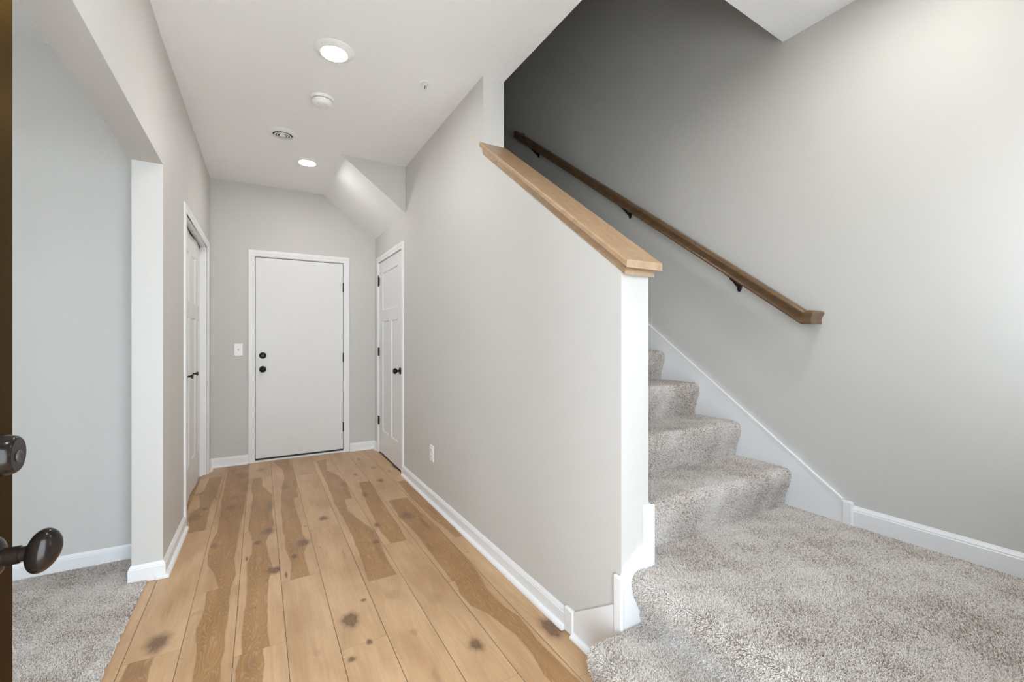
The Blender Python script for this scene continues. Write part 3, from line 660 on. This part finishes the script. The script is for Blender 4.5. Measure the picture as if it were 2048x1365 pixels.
# ---- doors
def panel_door(name, to3, a0, a1, z0, z1, thick, panels, m, parent, depth=.009, bev=.010):
    """to3(a, z, d): point on the door, d = depth behind its face. panels: (a0, a1, z0, z1) recessed fields"""
    bm = bmesh.new()
    A = sorted({a0, a1} | {p[0] for p in panels} | {p[1] for p in panels}); Z = sorted({z0, z1} | {p[2] for p in panels} | {p[3] for p in panels})
    def q(pts): bm.faces.new([bm.verts.new(to3(*p)) for p in pts])
    for i in range(len(A)-1):
        for j in range(len(Z)-1):
            ca, cz = (A[i]+A[i+1])/2, (Z[j]+Z[j+1])/2
            if any(p[0] < ca < p[1] and p[2] < cz < p[3] for p in panels): continue
            q([(A[i], Z[j], 0), (A[i+1], Z[j], 0), (A[i+1], Z[j+1], 0), (A[i], Z[j+1], 0)])
    for b0, b1, c0, c1 in panels:
        o = [(b0, c0), (b1, c0), (b1, c1), (b0, c1)]; n_ = [(b0+bev, c0+bev), (b1-bev, c0+bev), (b1-bev, c1-bev), (b0+bev, c1-bev)]
        for k in range(4):
            l = (k+1) % 4
            q([(*o[k], 0), (*o[l], 0), (*n_[l], depth), (*n_[k], depth)])
        q([(*p, depth) for p in n_])
    c = [(a0, z0), (a1, z0), (a1, z1), (a0, z1)]
    for k in range(4):
        l = (k+1) % 4; q([(*c[k], 0), (*c[l], 0), (*c[l], thick), (*c[k], thick)])
    q([(*p, thick) for p in c])
    bmesh.ops.remove_doubles(bm, verts=bm.verts, dist=1e-5)
    return obj(name, bm, m, parent)

# flush door at the far end (garage side)
D1 = empty('door_1', (.78, YB+.02, 0), 'plain white flush door at the far end of the hall', 'door', 'structure')
obj('door_panel', BX(-.033, .782, YB+.004, YB+.045, .034, 2.028, .002), M_DOORW, D1)
bm = bmesh.new()                                    # jamb
box(bm, -.055, -.0375, YB+.0005, YB+.10, 0, 2.034); box(bm, .7865, .802, YB+.0005, YB+.10, 0, 2.034); box(bm, -.055, .802, YB+.0005, YB+.10, 2.034, 2.052)
obj('jamb', bm, M_TRIM, D1)
obj('gap_shade_backing', BX(-.0375, .7865, YB+.048, YB+.06, 0, 2.034), M_DARK, D1)  # black sheet painting the shade in the gaps round the slab
obj('sweep', BX(-.033, .782, YB+.002, YB+.044, .018, .0335), M_SWEEP, D1)['label'] = 'black rubber sweep along the foot of the door'
obj('sill', BX(-.0375, .7865, YB-.012, YB+.05, 0, .0165, .003), M_TRIM, D1)
def hinge(parent, x, y, z, ax='y', hh=.098, pin=0):
    bm = bmesh.new(); lathe(bm, [(0, 0), (.0065, 0), (.0065, hh), (0, hh)], (x, y, z), 'z', 14)
    if pin: lathe(bm, [(0, 0), (.004, .002), (.005, pin), (0, pin+.004)], (x, y, z+hh), 'z', 10); lathe(bm, [(0, -.016), (.004, -.012), (.005, 0), (0, 0)], (x, y, z), 'z', 10)
    if ax == 'y': box(bm, x-.004, x+.012, y, y+.006, z+.002, z+hh-.002)
    else: box(bm, x, x+.006, y-.026, y+.004, z+.002, z+hh-.002)
    return obj('hinge', bm, M_BLACK, parent, smooth=True)
for z in (1.724, .972, .224): hinge(D1, .7845, YB-.004, z)
DB = obj('deadbolt', lathe(bmesh.new(), [(0, -.016), (.012, -.016), (.014, -.013), (.026, -.011), (.031, -.006), (.0325, .004), (0, .004)], (.029, YB+.001, 1.055), 'y', 36), M_BLACK, D1, smooth=True)
obj('thumb_turn', BX(.014, .044, YB-.030, YB-.012, 1.050, 1.062, .003), M_BLACK, DB)
DK = obj('door_knob', lathe(bmesh.new(), [(0, -.066), (.014, -.065), (.024, -.059), (.0285, -.050), (.0275, -.042), (.019, -.033), (.013, -.028), (.012, -.014), (.020, -.011), (.030, -.007), (.0325, .004), (0, .004)], (.029, YB+.001, .918), 'y', 36), M_KNOB, D1, smooth=True)
bm = bmesh.new(); lathe(bm, [(0, -.003), (.006, -.003), (.012, -.002), (.012, .0), (0, .0)], (-.037, YB+.002, 1.055), 'y', 20)
for v in bm.verts: v.co.z = 1.055 + (v.co.z-1.055)*2.3; v.co.x = -.0395 + (v.co.x+.037)*.45
obj('strike_plate', bm, M_BLACK, D1)
bm = BX(-.0455, -.0355, YB-.003, YB+.004, .895, .943, .002); obj('strike_plate', bm, M_BLACK, D1)
casing('trim_12', ('y', YB), -1, -.038, .790, 2.040, label='white casing around the flush door')

# narrow three-panel door on the middle wall
D2 = empty('door_2', (XH, 4.832, 0), 'white three-panel door on the right, under the sloping soffit', 'door', 'structure')
f2 = lambda a, z, d: (XH+.003+d, a, z)
a0, a1 = 3.951, 4.832
panel_door('door_panel', f2, a0, a1, .014, 2.035, .035,
           [(a0+.145, a1-.145, 1.520, 1.915), (a0+.145, (a0+a1)/2-.050, .250, 1.405), ((a0+a1)/2+.050, a1-.145, .250, 1.405)], M_DOORW, D2)
bm = bmesh.new(); box(bm, XH+.0005, XT, 3.923, 3.947, 0, 2.040); box(bm, XH+.0005, XT, 4.836, 4.860, 0, 2.040); box(bm, XH+.0005, XT, 3.923, 4.860, 2.040, 2.062)
obj('jamb', bm, M_TRIM, D2)
obj('gap_shade_backing', BX(XH+.045, XH+.055, 3.947, 4.836, -.003, 2.040), M_DARK, D2)  # black sheet behind the slab, shade painted into its gaps
for z, pn in ((1.795, .018), (1.038, 0), (.300, 0)): hinge(D2, XH-.006, 4.836, z, 'x', .090, pn)
KZ = .925; KY = 4.015
bm = bmesh.new(); lathe(bm, [(0, -.066), (.016, -.064), (.024, -.058), (.0275, -.048), (.0265, -.040), (.018, -.031), (.011, -.027), (.0105, -.012), (.018, -.010), (.030, -.006), (.033, .001), (.033, .004), (0, .004)], (XH+.001, KY, KZ), 'x', 36)
obj('door_knob', bm, M_KNOB, D2, smooth=True)
casing('trim_13', ('x', XH), -1, 3.945, 4.838, 2.040, label='white casing around the three-panel door')

# bifold closet doors
D3 = empty('door_3', (-.457, 4.165, 0), 'white bifold closet doors with two small black knobs on the left wall', 'door', 'structure')
bm = bmesh.new()
box(bm, XLO, -.414, CO0, 3.540, 0, 2.040); box(bm, XLO, -.410, 4.782, CO1, 0, 2.040); box(bm, XLO, -.412, CO0, CO1, 2.040, COZ)
obj('jamb', bm, M_TRIM, D3)
obj('track_gap_shade', BX(-.486, -.458, 3.542, 4.780, 2.029, 2.0395), M_DARK, D3)  # track strip coloured black to paint the shade above the leaves
obj('gap_shade_backing', BX(-.520, -.510, 3.541, 4.781, -.003, 2.0395), M_DARK, D3)  # black sheet painting the closet's shade behind the leaves
lw_ = (4.780-3.542-.010)/4
ys = [3.544]
edges = []
y = 3.544
for k in range(4):
    edges.append((y, y+lw_)); y += lw_ + (.003 if k == 1 else .002)
XP, XF = -.462, -.450
for k, (ya, yb) in enumerate(edges):
    xa, xb = (XP, XF) if k % 2 == 0 else (XF, XP)
    f3 = lambda a, z, d, ya=ya, yb=yb, xa=xa, xb=xb: (xa + (xb-xa)*(a-ya)/(yb-ya) - d, a, z)
    pl = panel_door('bifold_leaf', f3, ya, yb, .020, 2.024, .030, [(ya+.060, yb-.060, 1.50, 1.875), (ya+.060, yb-.060, .268, 1.385)], M_DOORW, D3, bev=.012)
    if k in (1, 2):
        yc = (ya+yb)/2; xc = (xa+xb)/2
        bm = lathe(bmesh.new(), [(0, .032), (.010, .032), (.0165, .029), (.017, .025), (.0115, .018), (.007, .013), (.0065, .004), (.0075, -.003), (0, -.003)], (xc, yc, .940), 'x', 28)
        obj('knob', bm, M_BLACK, pl, smooth=True)
obj('floor_pivot', BX(-.470, -.440, 4.735, 4.779, 0, .014, .002), M_PLATE, D3)
casing('trim_14', ('x', XL), 1, 3.540, 4.782, 2.040, label='white casing around the closet opening', xoff=skx)

# open front door, its outer face towards the stairs
D4 = empty('door_4', (-.35, YF+.01, 0), 'open dark brown front door standing at the left edge', 'door', 'structure')
DX, DE = -.33, .972
obj('door_panel', BX(DX-.045, DX, YF+.005, DE, .015, 2.035, .0015), M_FDOOR, D4)
dy = .905
DBo = obj('deadbolt', lathe(bmesh.new(), [(0, .029), (.0235, .029), (.0265, .0265), (.029, .016), (.0315, .004), (.033, -.001), (0, -.001)], (DX, dy, 1.050), 'x', 48), M_KNOB, D4, smooth=True)
obj('key_cylinder', lathe(bmesh.new(), [(0, .0315), (.0075, .0315), (.009, .030), (.0095, .028), (0, .028)], (DX, dy, 1.047), 'x', 30), M_CYL, DBo, smooth=True)
obj('keyhole', BX(DX+.031, DX+.0322, dy-.0012, dy+.0012, 1.043, 1.051), M_DARK, DBo)
KN = empty  # (name kept free)
ros = obj('rosette', lathe(bmesh.new(), [(0, .014), (.016, .014), (.026, .009), (.032, .003), (.033, -.001), (0, -.001)], (DX, dy, .905), 'x', 48), M_KNOB, D4, smooth=True)
bm = lathe(bmesh.new(), [(0, .012), (.0125, .012), (.0125, .030), (.0118, .0305), (.0105, .031), (.0105, .042), (0, .042)], (DX, dy, .905), 'x', 40)
obj('knob_neck', bm, M_KNOB, ros, smooth=True)
bm = bmesh.new(); bmesh.ops.create_uvsphere(bm, u_segments=48, v_segments=32, radius=1)
for v in bm.verts:
    x, y_, z = v.co
    t = .5*(1+x)
    k = 1.0 - .10*x
    v.co = Vector((DX+.055 + .0195*x + .004*z, dy + .024*y_*k, .905 + .0315*z*k))
obj('knob', bm, M_KNOB, D4, smooth='all')

# ---- ceiling fixtures
def downlight(x, y, label):
    t = empty('recessed_light', (x, y, ZC), label, 'ceiling light', group='recessed lights in the hall ceiling')
    bm = lathe(bmesh.new(), [(.100, 0), (.100, -.003), (.096, -.006), (.082, -.012), (.070, -.017), (.066, -.018), (.066, -.012), (.066, 0)], (x, y, ZC), 'z', 64, ring=True)
    obj('trim_ring', bm, M_PLATE, t, smooth=True)
    bm = lathe(bmesh.new(), [(0, -.0165), (.0655, -.0165), (.0655, -.010), (0, -.010)], (x, y, ZC), 'z', 64)
    obj('lens', bm, M_LAMP, t)
    return t
downlight(.343, 2.482, 'glowing round ceiling light nearest the camera')
downlight(.355, 4.135, 'glowing round ceiling light farther back, beside the sloping soffit')
downlight(.340, .830, 'ceiling light just inside the front doorway')
downlight(1.78, .66, 'ceiling light above the carpeted stair landing')
SM = empty('smoke_detector', (.345, 3.01, ZC), 'round white smoke detector between the lights', 'smoke detector')
obj('base_plate', lathe(bmesh.new(), [(0, 0), (.070, 0), (.070, -.010), (.067, -.015), (.060, -.016), (0, -.016)], (.345, 3.01, ZC), 'z', 56), M_PLATE, SM, smooth=True)
obj('vent_gap', lathe(bmesh.new(), [(0, -.016), (.0575, -.016), (.0575, -.019), (0, -.019)], (.345, 3.01, ZC), 'z', 56), M_CYL, SM)
bd = obj('body', lathe(bmesh.new(), [(0, -.019), (.060, -.019), (.0605, -.023), (.055, -.036), (.048, -.045), (.034, -.049), (.020, -.0475), (0, -.047)], (.345, 3.01, ZC), 'z', 56), M_PLATE, SM, smooth=True)
obj('test_button', lathe(bmesh.new(), [(0, -.047), (.014, -.047), (.014, -.051), (.011, -.0525), (0, -.0525)], (.330, 2.99, ZC), 'z', 28), M_PLATE, bd, smooth=True)
VX, VY = .150, 3.665
VT = empty('ceiling_vent', (VX, VY, ZC), 'round white ceiling air vent with concentric rings', 'vent')
obj('outer_ring', lathe(bmesh.new(), [(.102, 0), (.102, -.004), (.096, -.008), (.078, -.016), (.070, -.018), (.068, -.012), (.070, 0)], (VX, VY, ZC), 'z', 64, ring=True), M_PLATE, VT, smooth=True)
obj('duct_shade_disc', lathe(bmesh.new(), [(0, -.001), (.070, -.001), (.070, -.003), (0, -.003)], (VX, VY, ZC), 'z', 48), M_DARK, VT)  # flat black disc painting the shade of the open duct
for r_, w_ in ((.056, .008), (.040, .007)):
    obj('louver_ring', lathe(bmesh.new(), [(r_, -.017), (r_-w_, -.019), (r_-w_-.001, -.0175), (r_-.003, -.0145)], (VX, VY, ZC), 'z', 56, ring=True), M_PLATE, VT, smooth=True)
obj('centre_disc', lathe(bmesh.new(), [(0, -.022), (.018, -.022), (.0235, -.019), (.020, -.015), (.006, -.012), (.006, -.003), (0, -.003)], (VX, VY, ZC), 'z', 48), M_PLATE, VT, smooth=True)
SX, SY = .855, 2.528
SP = empty('fire_sprinkler', (SX, SY, ZC), 'small white pendant fire sprinkler near the half wall', 'sprinkler')
obj('escutcheon', lathe(bmesh.new(), [(.033, 0), (.034, -.003), (.030, -.007), (.020, -.008), (.017, -.004), (.015, -.001)], (SX, SY, ZC), 'z', 40, ring=True), M_PLATE, SP, smooth=True)
bm = bmesh.new(); lathe(bm, [(0, 0), (.011, 0), (.011, -.010), (.008, -.013), (0, -.013)], (SX, SY, ZC), 'z', 24)
for s in (-1, 1): tube(bm, [(SX+s*.009, SY, ZC-.011), (SX+s*.013, SY, ZC-.022), (SX+s*.009, SY, ZC-.034), (SX+s*.002, SY, ZC-.041)], .0024, 8)
obj('frame', bm, M_PLATE, SP, smooth=True)
obj('glass_bulb', lathe(bmesh.new(), [(0, -.013), (.0022, -.015), (.0026, -.030), (0, -.036)], (SX, SY, ZC), 'z', 12), M_CYL, SP, smooth=True)
obj('deflector', lathe(bmesh.new(), [(0, -.040), (.004, -.040), (.013, -.043), (.013, -.0445), (0, -.0445)], (SX, SY, ZC), 'z', 28), M_PLATE, SP, smooth=True)

# ---- switch and outlet
SW = empty('light_switch', (-.176, YB, 1.115), 'white toggle light switch left of the flush door', 'light switch')
obj('plate', BX(-.212, -.140, YB-.006, YB, 1.056, 1.174, .0025), M_PLATE, SW)
bm = bmesh.new(); prism(bm, [(-.181, YB-.004, 1.104), (-.181, YB-.004, 1.126), (-.181, YB-.016, 1.131), (-.181, YB-.017, 1.125)], (.010, 0, 0)); obj('toggle', bm, M_PLATE, SW)
for z in (1.085, 1.145): obj('screw', lathe(bmesh.new(), [(0, -.0065), (.003, -.0065), (.0035, -.005), (0, -.005)], (-.176, YB, z), 'y', 12), M_PLATE, SW)
OY = 3.150
OT = empty('wall_outlet', (XH, OY, .364), 'white duplex outlet low on the half wall', 'outlet')
obj('plate', BX(XH-.006, XH, OY-.038, OY+.038, .303, .424, .0025), M_PLATE, OT)
for z in (.340, .387):
    rc = obj('receptacle', BX(XH-.0085, XH-.005, OY-.017, OY+.017, z-.014, z+.014, .0015), M_PLATE, OT)
    for s in (-1, 1): obj('slot', BX(XH-.0089, XH-.008, OY+s*.006-.0012, OY+s*.006+.0012, z-.004, z+.006), M_DARK, rc)

# side room window (behind the camera's left shoulder, lets daylight in)
def window(name, x0, x1, z0, z1, label):
    W = empty(name, ((x0+x1)/2, -.14, (z0+z1)/2), label, 'window', 'structure')
    bm = bmesh.new(); t = .045; zm = (z0+z1)/2
    box(bm, x0, x0+t, -.17, -.11, z0, z1); box(bm, x1-t, x1, -.17, -.11, z0, z1); box(bm, x0+t, x1-t, -.17, -.11, z0, z0+t); box(bm, x0+t, x1-t, -.17, -.11, z1-t, z1)
    box(bm, x0+t, x1-t, -.16, -.12, zm-.018, zm+.018)
    obj('window_frame', bm, M_TRIM, W)
window('window_1', -2.65, -1.55, .85, 2.15, 'white framed window of the carpeted side room')
window('window_2', 1.70, 2.20, 1.06, 1.98, 'white framed window over the stair landing')
